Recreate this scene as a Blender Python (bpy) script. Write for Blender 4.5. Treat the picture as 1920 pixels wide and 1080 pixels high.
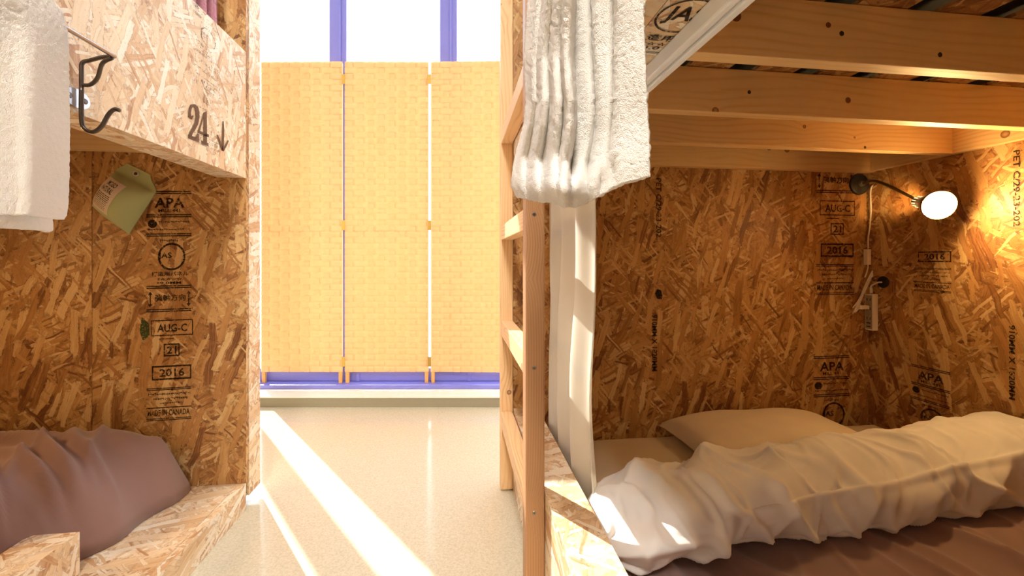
import bpy, bmesh, math, random
import numpy as np
from mathutils import Vector, Matrix, noise
random.seed(7)
S = 0.85                      # metres per layout unit (eye height = 1 unit)
C = bpy.context.scene.collection
for o in list(bpy.data.objects): bpy.data.objects.remove(o, do_unlink=True)

# ------------------------------------------------------------------ camera, world, sun, exposure
FPX, HX, HY = 785.0, 960.0, 487.0
TH = math.atan(102/785.0); ct, st = math.cos(TH), math.sin(TH)
cam = bpy.data.cameras.new('camera'); co = bpy.data.objects.new('camera', cam); C.objects.link(co)
cam.sensor_width = 36; cam.lens = FPX*36/1920; cam.shift_y = -(540-HY)/1920; cam.clip_start = .02
co.location = (0, 0, 1*S); co.rotation_euler = (math.pi/2, 0, -TH)
sc = bpy.context.scene; sc.camera = co
sc.view_settings.view_transform = 'Standard'; sc.view_settings.look = 'None'
sc.view_settings.gamma = 1; sc.view_settings.use_curve_mapping = False
sc.view_settings.exposure = 1.12
sc.cycles.use_denoising = True
sc.cycles.max_bounces = 10; sc.cycles.diffuse_bounces = 6; sc.cycles.transparent_max_bounces = 16
sc.cycles.sample_clamp_indirect = 8
sc.cycles.caustics_reflective = False; sc.cycles.caustics_refractive = False
w = bpy.data.worlds.new('world'); sc.world = w; w.use_nodes = True
bg = w.node_tree.nodes['Background']; bg.inputs[0].default_value = (.80, .90, 1, 1); bg.inputs[1].default_value = 2.85
sun = bpy.data.lights.new('sun', 'SUN'); sun.energy = 5.2; sun.angle = .008; sun.color = (1, .95, .86)
so = bpy.data.objects.new('sun', sun); C.objects.link(so)
SUN_EL = math.radians(40)
sd = Vector((.575*math.cos(SUN_EL), -.818*math.cos(SUN_EL), -math.sin(SUN_EL)))
so.rotation_euler = sd.to_track_quat('-Z', 'Y').to_euler(); so.location = (-3, 5, 4)
# window portal (guides sky sampling only)
def Wp(r, d, z): return Vector((d*st + r*ct, d*ct - r*st, z))
pl = bpy.data.lights.new('window_portal', 'AREA'); pl.shape = 'RECTANGLE'; pl.size = 5.4*S; pl.size_y = 3.3*S
pl.cycles.is_portal = True
po = bpy.data.objects.new('window_portal', pl); C.objects.link(po)
po.location = Wp(-.3, 3.2, 1.8)*S; po.rotation_euler = (math.pi/2, 0, -TH+math.pi)
po.rotation_euler = (Wp(0, -1, 0)).to_track_quat('-Z', 'Y').to_euler()

def at(px, py, X=None, Y=None, Z=None, n=None, p0=None):
    """point on a real plane seen at a photograph pixel"""
    u = (px-HX)/FPX; v = (HY-py)/FPX
    D = Vector((st+u*ct, ct-u*st, v))
    if X is not None: k = X/D.x
    elif Y is not None: k = Y/D.y
    elif Z is not None: k = (Z-1)/D.z
    else: k = (Vector(p0)-Vector((0, 0, 1))).dot(Vector(n))/D.dot(Vector(n))
    return Vector((0, 0, 1)) + D*k

# ------------------------------------------------------------------ mesh helpers
ORG = {}
class MB:
    def __init__(s): s.v = []; s.f = []
    def add(s, vs, fs):
        b = len(s.v); s.v += [Vector(q) for q in vs]; s.f += [tuple(b+i for i in f) for f in fs]; return s
    def box(s, x0, x1, y0, y1, z0, z1):
        return s.add([(x0,y0,z0),(x1,y0,z0),(x1,y1,z0),(x0,y1,z0),(x0,y0,z1),(x1,y0,z1),(x1,y1,z1),(x0,y1,z1)],
                     [(0,3,2,1),(4,5,6,7),(0,1,5,4),(1,2,6,5),(2,3,7,6),(3,0,4,7)])
    def obox(s, c, a, b, d):           # centre and three half-axis vectors
        c, a, b, d = map(Vector, (c, a, b, d))
        vs = [c+a*i+b*j+d*k for k in (-1,1) for j in (-1,1) for i in (-1,1)]
        return s.add(vs, [(0,2,3,1),(4,5,7,6),(0,1,5,4),(1,3,7,5),(3,2,6,7),(2,0,4,6)])
    def wbox(s, r0, r1, d0, d1, z0, z1):
        vs = [Wp(r,d,z) for z in (z0,z1) for (r,d) in ((r0,d0),(r1,d0),(r1,d1),(r0,d1))]
        return s.add(vs, [(0,3,2,1),(4,5,6,7),(0,1,5,4),(1,2,6,5),(2,3,7,6),(3,0,4,7)])
    def tube(s, pts, r, n=10, cap=True):
        pts = [Vector(p) for p in pts]; rings = []; up = Vector((.13, .2, 1)).normalized(); prev = None
        for i, p in enumerate(pts):
            t = (pts[min(i+1, len(pts)-1)]-pts[max(i-1, 0)]).normalized()
            a = (prev if prev is not None else t.cross(up)); a = (a - t*a.dot(t)).normalized(); prev = a; b = t.cross(a)
            rr = r[i] if hasattr(r, '__len__') else r
            rings.append([p+(a*math.cos(2*math.pi*k/n)+b*math.sin(2*math.pi*k/n))*rr for k in range(n)])
        vs = [q for R in rings for q in R]
        fs = [(i*n+k, i*n+(k+1)%n, (i+1)*n+(k+1)%n, (i+1)*n+k) for i in range(len(pts)-1) for k in range(n)]
        if cap: fs += [tuple(range(n-1, -1, -1)), tuple((len(pts)-1)*n+k for k in range(n))]
        return s.add(vs, fs)
    def lathe(s, p, ax, prof, n=32, cap=False):   # prof: (radius, distance along ax)
        p = Vector(p); ax = Vector(ax).normalized(); a = ax.orthogonal().normalized(); b = ax.cross(a)
        vs = [p+ax*h+(a*math.cos(2*math.pi*k/n)+b*math.sin(2*math.pi*k/n))*r for r, h in prof for k in range(n)]
        m = len(prof)
        fs = [(i*n+k, i*n+(k+1)%n, (i+1)*n+(k+1)%n, (i+1)*n+k) for i in range(m-1) for k in range(n)]
        if cap: fs += [tuple(range(n-1, -1, -1)), tuple((m-1)*n+k for k in range(n))]
        return s.add(vs, fs)
    def grid(s, nu, nv, fn):
        vs = [fn(i/(nu-1), j/(nv-1)) for j in range(nv) for i in range(nu)]
        fs = [(j*nu+i, j*nu+i+1, (j+1)*nu+i+1, (j+1)*nu+i) for j in range(nv-1) for i in range(nu-1)]
        return s.add(vs, fs)
    def poly(s, pts): return s.add(pts, [tuple(range(len(pts)))])
    def build(s, name, mat, parent=None, label=None, cat=None, group=None, kind=None, bevel=0, smooth=False,
              grain='x', seed=0, origin=None, solid=0, recalc=True):
        mn = Vector([min(q[i] for q in s.v) for i in range(3)]); mx = Vector([max(q[i] for q in s.v) for i in range(3)])
        org = Vector(origin) if origin is not None else Vector(((mn.x+mx.x)/2, (mn.y+mx.y)/2, mn.z))
        bm = bmesh.new(); vs = [bm.verts.new(q) for q in s.v]
        for f in s.f:
            try: bm.faces.new([vs[i] for i in f])
            except ValueError: pass
        if recalc: bmesh.ops.recalc_face_normals(bm, faces=bm.faces[:])
        if bevel: bmesh.ops.bevel(bm, geom=bm.edges[:], offset=bevel, segments=2, affect='EDGES', profile=.6)
        uv = bm.loops.layers.uv.new('UVMap'); rn = random.Random(seed*31+len(name)) ; ou, ov = (rn.random()*9, rn.random()*9) if seed else (0, 0)
        gi = 'xyz'.index(grain)
        for f in bm.faces:
            n = f.normal; k = max(range(3), key=lambda i: abs(n[i])); rest = [i for i in range(3) if i != k]
            if grain != 'x' or True:
                if gi in rest: a = gi; b = [i for i in rest if i != gi][0]
                else: a, b = rest
            for l in f.loops:
                c = l.vert.co; l[uv].uv = (c[a]+ou, c[b]+ov+c[k]*.37)
            f.smooth = smooth
        for q in bm.verts: q.co = (q.co-org)*S
        me = bpy.data.meshes.new(name); bm.to_mesh(me); bm.free()
        o = bpy.data.objects.new(name, me); C.objects.link(o)
        if mat: me.materials.append(mat)
        place(o, org, parent); tag(o, label, cat, group, kind)
        if solid:
            m = o.modifiers.new('solid', 'SOLIDIFY'); m.thickness = solid*S; m.offset = 0
        return o
def place(o, org, parent):
    ORG[o.name] = Vector(org)
    if parent is not None:
        o.parent = parent; o.location = (Vector(org)-ORG[parent.name])*S
    else: o.location = Vector(org)*S
def tag(o, label=None, cat=None, group=None, kind=None):
    if label: o['label'] = label
    if cat: o['category'] = cat
    if group: o['group'] = group
    if kind: o['kind'] = kind
def empty(name, org, label=None, cat=None, group=None, kind=None):
    o = bpy.data.objects.new(name, None); C.objects.link(o); place(o, org, None); tag(o, label, cat, group, kind); o.empty_display_size = .05
    return o
def lerp(a, b, t): return a+(b-a)*t
def curve(pts):
    xs = [p[0] for p in pts]; ys = [p[1] for p in pts]
    return lambda t: float(np.interp(t, xs, ys))
def sm(a, b, x):
    t = min(1, max(0, (x-a)/(b-a))); return t*t*(3-2*t)
def spline(pts, n=8):
    pts = [Vector(p) for p in pts]; P = [pts[0]*2-pts[1]]+pts+[pts[-1]*2-pts[-2]]; out = []
    for i in range(1, len(P)-2):
        for k in range(n):
            t = k/n; a, b, c, d = P[i-1], P[i], P[i+1], P[i+2]
            out.append(.5*((2*b)+(c-a)*t+(2*a-5*b+4*c-d)*t*t+(3*b-a-3*c+d)*t**3))
    return out+[pts[-1]]

# ------------------------------------------------------------------ materials
def lin(c): return tuple((x/255/12.92 if x/255 <= .04045 else ((x/255+.055)/1.055)**2.4) for x in c)+(1,)
class Mat:
    def __init__(s, name):
        s.m = bpy.data.materials.new(name); s.m.use_nodes = True; s.t = s.m.node_tree; s.N = s.t.nodes
        s.b = s.N['Principled BSDF']; s.out = s.N['Material Output']
    def n(s, ty, **k):
        q = s.N.new('ShaderNode'+ty)
        for a, b in k.items():
            if a == 'ins':
                for i, val in b.items():
                    if isinstance(val, bpy.types.NodeSocket): s.t.links.new(val, q.inputs[i])
                    else: q.inputs[i].default_value = val
            else: setattr(q, a, b)
        return q
    def math(s, op, a, b=0, c=0):
        q = s.n('Math', operation=op, ins={0: a, 1: b, 2: c}); return q.outputs[0]
    def mix(s, f, a, b, mode='MIX'):
        q = s.n('Mix', data_type='RGBA', blend_type=mode); q.clamp_factor = True
        for sock, val in ((q.inputs[0], f), (q.inputs[6], a), (q.inputs[7], b)):
            if isinstance(val, bpy.types.NodeSocket): s.t.links.new(val, sock)
            else: sock.default_value = val
        return q.outputs[2]
    def ramp(s, f, stops, interp='LINEAR'):
        q = s.n('ValToRGB', ins={0: f}); r = q.color_ramp; r.interpolation = interp
        while len(r.elements) < len(stops): r.elements.new(.5)
        for e, (p, c) in zip(r.elements, stops): e.position = p; e.color = c if len(c) == 4 else lin(c)
        return q.outputs[0]
    def noise(s, vec, scale, detail=2, rough=.5, dist=0, dim='3D'):
        q = s.n('TexNoise', noise_dimensions=dim, ins={'Scale': scale, 'Detail': detail, 'Roughness': rough, 'Distortion': dist})
        if vec is not None: s.t.links.new(vec, q.inputs['Vector'])
        return q
    def set(s, name, val):
        if isinstance(val, bpy.types.NodeSocket): s.t.links.new(val, s.b.inputs[name])
        else: s.b.inputs[name].default_value = val
    def bump(s, h, strength=.3, dist=.002):
        q = s.n('Bump', ins={'Strength': strength, 'Distance': dist, 'Height': h}); s.set('Normal', q.outputs[0]); return q
def simple(name, col, rough=.6, metal=0, spec=.5, **k):
    M = Mat(name); M.set('Base Color', lin(col)); M.set('Roughness', rough); M.set('Metallic', metal); M.set('Specular IOR Level', spec)
    for a, b in k.items(): M.set(a, b)
    return M.m

def osb(name, stops, rough=.5, seed=0.0, contrast=1.0):
    """oriented strand board: layers of rectangular strands lying over each other at random angles"""
    M = Mat(name); uv = M.n('VectorMath', operation='SCALE', ins={0: M.n('UVMap').outputs[0], 3: 1.22}).outputs[0]
    wob = M.noise(uv, 7, 4).outputs[1]
    uvd = M.n('VectorMath', operation='MULTIPLY_ADD', ins={0: wob, 1: (.045, .045, 0), 2: uv}).outputs[0]
    fine = M.noise(uv, 60, 3, .65).outputs[0]
    col = M.ramp(M.noise(uvd, 16, 4, .6).outputs[0], [(.3, stops[1]), (.5, stops[3]), (.7, stops[4])]); hgt = None
    rnd = random.Random(5)
    thin = (1, 4, 6, 8, 10)
    specs = [(88, .15, .034), (12, .15, .036), (-45, .16, .036), (60, .2, .046), (105, .2, .034), (-62, .24, .055), (20, .16, .028), (80, .28, .062),
             (-25, .15, .026), (114, .24, .050), (50, .2, .024), (95, .30, .055), (-72, .22, .036)]
    for i, (ang, L, W) in enumerate(specs):
        W *= .8 if i not in thin else .55
        last = i >= 9
        mp = M.n('Mapping', ins={'Vector': uvd, 'Location': (rnd.random()*5+seed, rnd.random()*5+seed, 0), 'Rotation': (0, 0, math.radians(ang))}).outputs[0]
        sc_ = M.n('VectorMath', operation='MULTIPLY', ins={0: mp, 1: (1/(L*1.15), 1/(W*1.25), 0)}).outputs[0]
        vo = M.n('TexVoronoi', voronoi_dimensions='2D', distance='CHEBYCHEV', ins={'Scale': 1.0, 'Randomness': .95, 'Vector': sc_})
        sep = M.n('SeparateColor', ins={0: vo.outputs['Color']})
        R, G, B = sep.outputs
        th = M.math('MULTIPLY_ADD', G, .34, .14)
        th = M.math('MULTIPLY', th, M.math('GREATER_THAN', B, .25 if not last else .55))
        edge = M.math('MULTIPLY_ADD', fine, .34, -.17)
        dd = M.math('SUBTRACT', th, M.math('ADD', vo.outputs['Distance'], edge))
        mask = M.n('MapRange', ins={0: dd, 1: 0.0, 2: .03}).outputs[0]
        gv = M.n('VectorMath', operation='MULTIPLY', ins={0: mp, 1: (6, 130, 1)}).outputs[0]
        g = M.noise(gv, 1.0, 3, .6, dim='2D').outputs[0]
        f = M.math('ADD', R, M.math('MULTIPLY_ADD', g, .62*contrast, -.31*contrast))
        c = M.ramp(f, [(.0, stops[0]), (.1, stops[1]), (.3, stops[2]), (.5, stops[3]), (.72, stops[4]), (1, stops[5])])
        # thin shadowed lip around each strand
        lip = M.n('MapRange', ins={0: dd, 1: -.07, 2: .0, 3: 0.0, 4: .3}).outputs[0]
        lipm = M.math('MULTIPLY', lip, M.math('GREATER_THAN', th, .05))
        col = M.mix(lipm, col, lin(stops[6]), 'MIX')
        col = M.mix(M.math('MULTIPLY', mask, .86), col, c)
        h = M.math('MULTIPLY', R, 1.0)
        hgt = h if hgt is None else M.n('Mix', data_type='FLOAT', ins={0: mask, 2: hgt, 3: h}).outputs[0]
    sp = M.noise(uv, 150, 2, .6).outputs[0]
    sm_ = M.n('MapRange', ins={0: sp, 1: .28, 2: .36, 3: .6, 4: 0.0}).outputs[0]
    col = M.mix(sm_, col, lin(stops[6]))
    tone = M.ramp(M.noise(uv, 2.2, 2).outputs[0], [(.3, (.84, .82, .8, 1)), (.7, (1, 1, 1, 1))])
    col = M.mix(1.0, col, tone, 'MULTIPLY')
    M.set('Base Color', col); M.set('Roughness', rough); M.set('Specular IOR Level', .35)
    M.bump(hgt, .5, .0022)
    return M.m
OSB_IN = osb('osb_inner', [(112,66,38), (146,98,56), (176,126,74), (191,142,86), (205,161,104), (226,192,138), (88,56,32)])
OSB_LIT = osb('osb_lit', [(180,132,92), (208,166,122), (226,196,154), (236,212,174), (242,226,198), (247,240,222), (158,120,88)], seed=3.3, contrast=.7)  # paler copy of the same board: window light put into the colour

def pine(name, c0, c1, c2, knots=True, scale=1.0, rough=.5, straight=False):
    M = Mat(name); uv = M.n('UVMap').outputs[0]
    kv = M.n('VectorMath', operation='MULTIPLY', ins={0: uv, 1: (2.6, 7.5, 0)}).outputs[0]
    vo = M.n('TexVoronoi', voronoi_dimensions='2D', ins={'Vector': kv, 'Scale': 1.0, 'Randomness': 1.0})
    vc = M.n('SeparateColor', ins={0: vo.outputs['Color']})
    # knots: centres of sparse cells
    d2 = M.n('VectorMath', operation='SUBTRACT', ins={0: kv, 1: vo.outputs['Position']}).outputs[0]
    d3 = M.n('VectorMath', operation='MULTIPLY', ins={0: d2, 1: (1/2.6, 1/7.5, 0)}).outputs[0]
    dist = M.n('VectorMath', operation='LENGTH', ins={0: d3}).outputs['Value']
    on = M.math('GREATER_THAN', vc.outputs[2], .55)
    rad = M.math('MULTIPLY_ADD', vc.outputs[1], .011, .0035)
    swirl = M.math('MULTIPLY', on, M.math('MULTIPLY', .022, M.math('EXPONENT', M.math('MULTIPLY', dist, -26))))
    st_ = M.n('VectorMath', operation='MULTIPLY', ins={0: uv, 1: (.9, 5.0, 0)}).outputs[0]
    wv = M.noise(st_, 1.1*scale, 2, .5, dim='2D').outputs[0]
    sepuv = M.n('SeparateXYZ', ins={0: uv})
    ph = M.math('ADD', M.math('ADD', M.math('MULTIPLY', sepuv.outputs[1], 1.0), M.math('MULTIPLY', wv, .12 if not straight else .012)), swirl)
    ring = M.math('SINE', M.math('MULTIPLY', ph, (290 if not straight else 900)*scale))
    ring = M.math('POWER', M.math('MULTIPLY_ADD', ring, .5, .5), 3)
    fv = M.n('VectorMath', operation='MULTIPLY', ins={0: uv, 1: (8, 320, 0)}).outputs[0]
    fg = M.noise(fv, 1, 3, .6, dim='2D').outputs[0]
    rr = M.math('MULTIPLY', ring, M.n('MapRange', ins={0: M.noise(uv, 3, 1).outputs[0], 1: .35, 2: .65, 3: .15, 4: .75}).outputs[0])
    col = M.mix(rr, lin(c0), lin(c1)); col = M.mix(M.math('MULTIPLY', fg, .35), col, lin(c1))
    if knots:
        k = M.n('MapRange', ins={0: M.math('SUBTRACT', rad, dist), 1: -.001, 2: .0015}).outputs[0]
        k = M.math('MULTIPLY', k, on)
        k2 = M.n('MapRange', ins={0: M.math('DIVIDE', dist, rad), 1: .2, 2: 1.0, 3: .45, 4: 1.0}).outputs[0]
        col = M.mix(M.math('MULTIPLY', k, k2), col, lin(c2))
    M.set('Base Color', col); M.set('Roughness', rough); M.set('Specular IOR Level', .35); M.bump(M.math('ADD', ring, fg), .12, .001)
    return M.m
PINE = pine('pine', (236,204,150), (214,172,112), (112,66,34))
PINE_L = pine('pine_ladder', (236,200,152), (206,156,106), (120,72,40), knots=True, scale=1.3)
PINE_S = pine('pine_stile', (178,134,94), (146,102,66), (120,72,40), knots=False, scale=1.0, straight=True)

def fabric(name, col, rough=.85, sheen=.2, weave=1400, bs=.12, transl=0.0, var=.06):
    M = Mat(name); tc = M.n('TexCoord').outputs['Object']
    a = M.noise(tc, 6, 3).outputs[0]; dk = tuple(x*(1-var*2) for x in col)
    M.set('Base Color', M.mix(a, lin(dk), lin(col))); M.set('Roughness', rough); M.set('Sheen Weight', sheen); M.set('Specular IOR Level', .2)
    M.bump(M.noise(tc, weave, 2).outputs[0], bs, .0006)
    if transl:
        tr = M.n('BsdfTranslucent', ins={'Color': lin(col)}); mx = M.n('MixShader', ins={0: transl, 1: M.b.outputs[0], 2: tr.outputs[0]})
        M.t.links.new(mx.outputs[0], M.out.inputs[0])
    return M.m
WHITE = fabric('white_cotton', (246,243,238), transl=.08)
SHEET = fabric('sheet_cotton', (206,190,162))
PILLOWC = fabric('pillow_cotton', (226,210,186))
BROWN = fabric('brown_cotton', (148,116,108), sheen=.3, var=.05)
CURT = fabric('cream_curtain', (236,230,214), transl=.3)
MAROON = fabric('maroon_curtain', (206,146,164), transl=.2)
def terry():
    M = Mat('terry_cotton'); tc = M.n('TexCoord').outputs['Object']
    M.set('Base Color', lin((238,234,228))); M.set('Roughness', .95); M.set('Sheen Weight', .4); M.set('Specular IOR Level', .1)
    a = M.n('TexVoronoi', ins={'Vector': tc, 'Scale': 760.0}).outputs['Distance']; b = M.noise(tc, 420, 2, .7).outputs[0]
    M.bump(M.math('ADD', a, b), .6, .0016)
    tr = M.n('BsdfTranslucent', ins={'Color': lin((238,230,215))}); mx = M.n('MixShader', ins={0: .22, 1: M.b.outputs[0], 2: tr.outputs[0]})
    M.t.links.new(mx.outputs[0], M.out.inputs[0]); return M.m
TERRY = terry()
def weave_mat():
    M = Mat('bamboo_weave'); tc = M.n('TexCoord').outputs['Object']
    v = M.n('VectorMath', operation='MULTIPLY', ins={0: tc, 1: (20, 20, 500)}).outputs[0]
    g = M.noise(v, 1, 3).outputs[0]; big = M.noise(tc, 14, 2).outputs[0]
    c = M.mix(M.math('MULTIPLY', g, .8), lin((252,208,158)), lin((236,182,120))); c = M.mix(M.math('MULTIPLY', big, .35), c, lin((255,220,176)))
    d = M.n('BsdfDiffuse', ins={0: c}); t = M.n('BsdfTranslucent', ins={0: c})
    mx = M.n('MixShader', ins={0: .16, 1: d.outputs[0], 2: t.outputs[0]}); M.t.links.new(mx.outputs[0], M.out.inputs[0]); return M.m
WEAVE = weave_mat()
SCRFR = simple('screen_frame', (222,168,98), .5)
BLUE = simple('blue_paint', (124,128,214), .3)
def floor_mat():
    M = Mat('vinyl_floor'); tc = M.n('TexCoord').outputs['Object']
    a = M.noise(tc, 160, 3, .7).outputs[0]; b = M.noise(tc, 22, 3, .6).outputs[0]
    c = M.ramp(a, [(.3, (180,175,152)), (.5, (196,191,170)), (.7, (208,204,186))])
    c = M.mix(M.math('MULTIPLY', b, .3), c, lin((184,179,158)))
    M.set('Base Color', c); M.set('Roughness', .13); M.set('Specular IOR Level', .6)
    M.bump(M.noise(tc, 9, 2).outputs[0], .05, .004); return M.m
FLOOR = floor_mat()
def plaster(name, c):
    M = Mat(name); tc = M.n('TexCoord').outputs['Object']; a = M.noise(tc, 40, 3).outputs[0]
    M.set('Base Color', M.mix(a, lin(c), lin(tuple(x*.96 for x in c)))); M.set('Roughness', .8); M.bump(a, .1, .002); return M.m
WALLM = plaster('white_plaster', (236,232,224)); CURBM = plaster('curb_shaded', (150,144,124))  # curb face: its shade is put into a darker colour
CHROME = simple('chrome', (190,190,195), .18, 1); DARKMET = simple('dark_steel', (84,74,66), .35, .8); GALV = simple('zinc_plate', (196,202,214), .4, .7)
ALU = simple('white_aluminium', (240,245,250), .4, 0); ALUD = simple('rail_slot', (92,104,112), .5, .3)
BLACK = simple('black_plastic', (26,27,28), .45); WPLA = simple('white_plastic', (232,222,204), .4)
VOID = simple('void_black', (18,16,15), .9)
SCREW = simple('screw_steel', (150,140,125), .35, .9)
def ink(name, col, dens, sc_=170):
    M = Mat(name); tc = M.n('TexCoord').outputs['Object']
    n = M.noise(tc, sc_, 3, .75).outputs[0]; n2 = M.noise(tc, 18, 2).outputs[0]
    a = M.n('MapRange', ins={0: M.math('ADD', n, M.math('MULTIPLY_ADD', n2, .5, -.25)), 1: .5-dens, 2: .58-dens, 3: 0, 4: .88}).outputs[0]
    M.set('Base Color', lin(col)); M.set('Roughness', .7); M.set('Specular IOR Level', .1); M.set('Alpha', a); return M.m
INK = ink('stamp_ink', (36,26,20), .15); INKP = ink('faded_ink', (120,110,100), .0); INK24 = ink('brown_ink', (112,82,60), .3); INKS = ink('dark_ink', (30,24,22), .15)
GLASS = None
def glass():
    M = Mat('window_glass'); t = M.n('BsdfTransparent'); g = M.n('BsdfGlossy', ins={'Roughness': .02})
    mx = M.n('MixShader', ins={0: .04, 1: t.outputs[0], 2: g.outputs[0]}); M.t.links.new(mx.outputs[0], M.out.inputs[0]); return M.m
GLASS = glass()
def emis(name, col, st__):
    M = Mat(name); M.set('Base Color', lin((240,235,225))); M.set('Emission Color', lin(col)); M.set('Emission Strength', st__); return M.m

# ------------------------------------------------------------------ text in a quad
FONT = None
_tc = {}
def text_mesh(s):
    if s in _tc: return _tc[s]
    cu = bpy.data.curves.new('t', 'FONT'); cu.body = s; cu.resolution_u = 2; cu.fill_mode = 'FRONT'; cu.offset = .022
    o = bpy.data.objects.new('t', cu); C.objects.link(o)
    dg = bpy.context.evaluated_depsgraph_get(); me = bpy.data.meshes.new_from_object(o.evaluated_get(dg))
    vs = np.array([v.co[:2] for v in me.vertices]) if len(me.vertices) else np.zeros((1, 2)); fs = [tuple(p.vertices) for p in me.polygons]
    mn, mx = vs.min(0), vs.max(0); vs = (vs-mn)/np.maximum(mx-mn, 1e-6)
    bpy.data.objects.remove(o); bpy.data.meshes.remove(me); _tc[s] = (vs, fs); return _tc[s]
class Ink:
    """flat print laid on a plane: origin O (top left), U right, V down, items in normalised 0..1"""
    def __init__(s, O, U, V, off): s.O, s.U, s.V, s.off = Vector(O), Vector(U), Vector(V), Vector(off); s.m = MB(); s.lo, s.hi = -9, 9
    def P(s, x, y): return s.O+s.U*x+s.V*y+s.off
    def ok(s, y0, y1): return y0 >= s.lo and y1 <= s.hi
    def text(s, t, x0, y0, x1, y1):
        if not s.ok(y0, y1): return
        vs, fs = text_mesh(t); s.m.add([s.P(lerp(x0, x1, a), lerp(y1, y0, b)) for a, b in vs], fs)
    def rot(s, t, x0, y0, x1, y1):      # reads downwards
        vs, fs = text_mesh(t); s.m.add([s.P(lerp(x0, x1, b), lerp(y0, y1, a)) for a, b in vs], fs)
    def rect(s, x0, y0, x1, y1):
        if s.ok(y0, y1): s.m.poly([s.P(x0, y0), s.P(x1, y0), s.P(x1, y1), s.P(x0, y1)])
    def rule(s, y, h=.0075): s.rect(0, y-h*.9, 1, y-h*.25); s.rect(0, y+h*.25, 1, y+h*.9)
    def frame(s, x0, y0, x1, y1, t=.02, ty=.0045):
        s.rect(x0, y0, x1, y0+ty); s.rect(x0, y1-ty, x1, y1)
        if s.ok(y0, y1): s.rect(x0, y0+ty, x0+t, y1-ty); s.rect(x1-t, y0+ty, x1, y1-ty)
    def ring(s, cx, cy, rx, ry, k=.86, n=36):
        if not s.ok(cy-ry, cy+ry): return
        a = [s.P(cx+rx*math.cos(2*math.pi*i/n), cy+ry*math.sin(2*math.pi*i/n)) for i in range(n)]
        if k == 0: s.m.poly(a); return
        b = [s.P(cx+rx*k*math.cos(2*math.pi*i/n), cy+ry*k*math.sin(2*math.pi*i/n)) for i in range(n)]
        s.m.add(a+b, [(i, (i+1)%n, n+(i+1)%n, n+i) for i in range(n)])
    def build(s, parent, mat, name='ink_stamp', label=None):
        if not s.m.v: return
        s.m.build(name, mat, parent, label=label, recalc=False)
def mill_stamp(O, U, V, off, parent, lo=-9, hi=9, mat=None):
    k = Ink(O, U, V, off); k.lo, k.hi = lo, hi
    X = lambda p: (p-275)/84.0
    Y = lambda p: (p-357)/434.0
    T = lambda t, a, b, c, d: k.text(t, X(a), Y(b), X(c), Y(d))
    rf = random.Random(4)
    def fine(a, b, c, d):          # print too small to read in the photograph: broken dashes
        while a < b:
            e = min(b, a+1.5+rf.random()*3); t_ = rf.random()*.4*(d-c); k.rect(X(a), Y(c+t_), X(e), Y(c+t_+(d-c)*.35)); a = e+.8
            if rf.random() < .6: k.rect(X(e-1), Y(c), X(e-.2), Y(d))
    k.rule(Y(361)); T('APA', 290, 371, 346, 390); T('MILL 441', 297, 392, 338, 398); k.rule(Y(405))
    k.ring(X(286), Y(420), .1, .018, 0); fine(298, 356, 414.5, 419); fine(278, 356, 429, 433); k.rule(Y(441))
    fine(300, 334, 449.5, 455); k.ring(X(322), Y(482), 26/84, 26/434); T('JAS', 297, 474, 322, 488)
    T('構造用パネル', 284, 510, 354, 519); T('F☆☆☆☆', 296, 521, 342, 527); T('9.0MM', 300, 529, 340, 534); k.rule(Y(539))
    for xx in (282, 354):
        k.rect(X(xx-1), Y(552), X(xx+1), Y(572))
        if k.ok(Y(548), Y(576)):
            k.m.poly([k.P(X(xx-4), Y(553)), k.P(X(xx), Y(547)), k.P(X(xx+4), Y(553))]); k.m.poly([k.P(X(xx-4), Y(571)), k.P(X(xx+4), Y(571)), k.P(X(xx), Y(577))])
    T('強軸方向', 291, 553, 348, 566); k.rule(Y(583))
    k.frame(X(283), Y(601), X(362), Y(631)); T('AUG-C', 295, 609, 351, 624); k.rect(X(298), Y(636), X(326), Y(637.5))
    k.frame(X(307), Y(646), X(337), Y(670), .03, .006); T('21', 313, 651, 331, 665)
    k.frame(X(285), Y(687), X(359), Y(714), .03, .007); T('2016', 299, 693, 346, 708); k.rule(Y(731), .006)
    fine(278, 357, 738, 743); fine(288, 352, 747, 752); fine(300, 336, 756, 760)
    k.rect(0, Y(765), 1, Y(767)); T('MADE IN CANADA', 277, 770, 356, 781); k.rule(Y(788), .006)
    k.build(parent, mat or INK)

# ------------------------------------------------------------------ room shell
MB().box(-2.9, 2.3, -2.6, 3.6, -.12, 0).build('floor', FLOOR, kind='structure')
MB().box(-2.9, 2.3, -2.6, 3.6, 3.5, 3.6).build('ceiling', WALLM, kind='structure')
MB().box(-2.95, -2.85, -2.6, 3.6, 0, 3.5).build('wall_left', WALLM, kind='structure')
MB().box(2.2, 2.3, -2.6, 3.6, 0, 3.5).build('wall_right', WALLM, kind='structure')
MB().box(-2.85, 2.2, -2.6, -2.5, 0, 3.5).build('wall_back', WALLM, kind='structure')
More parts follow.
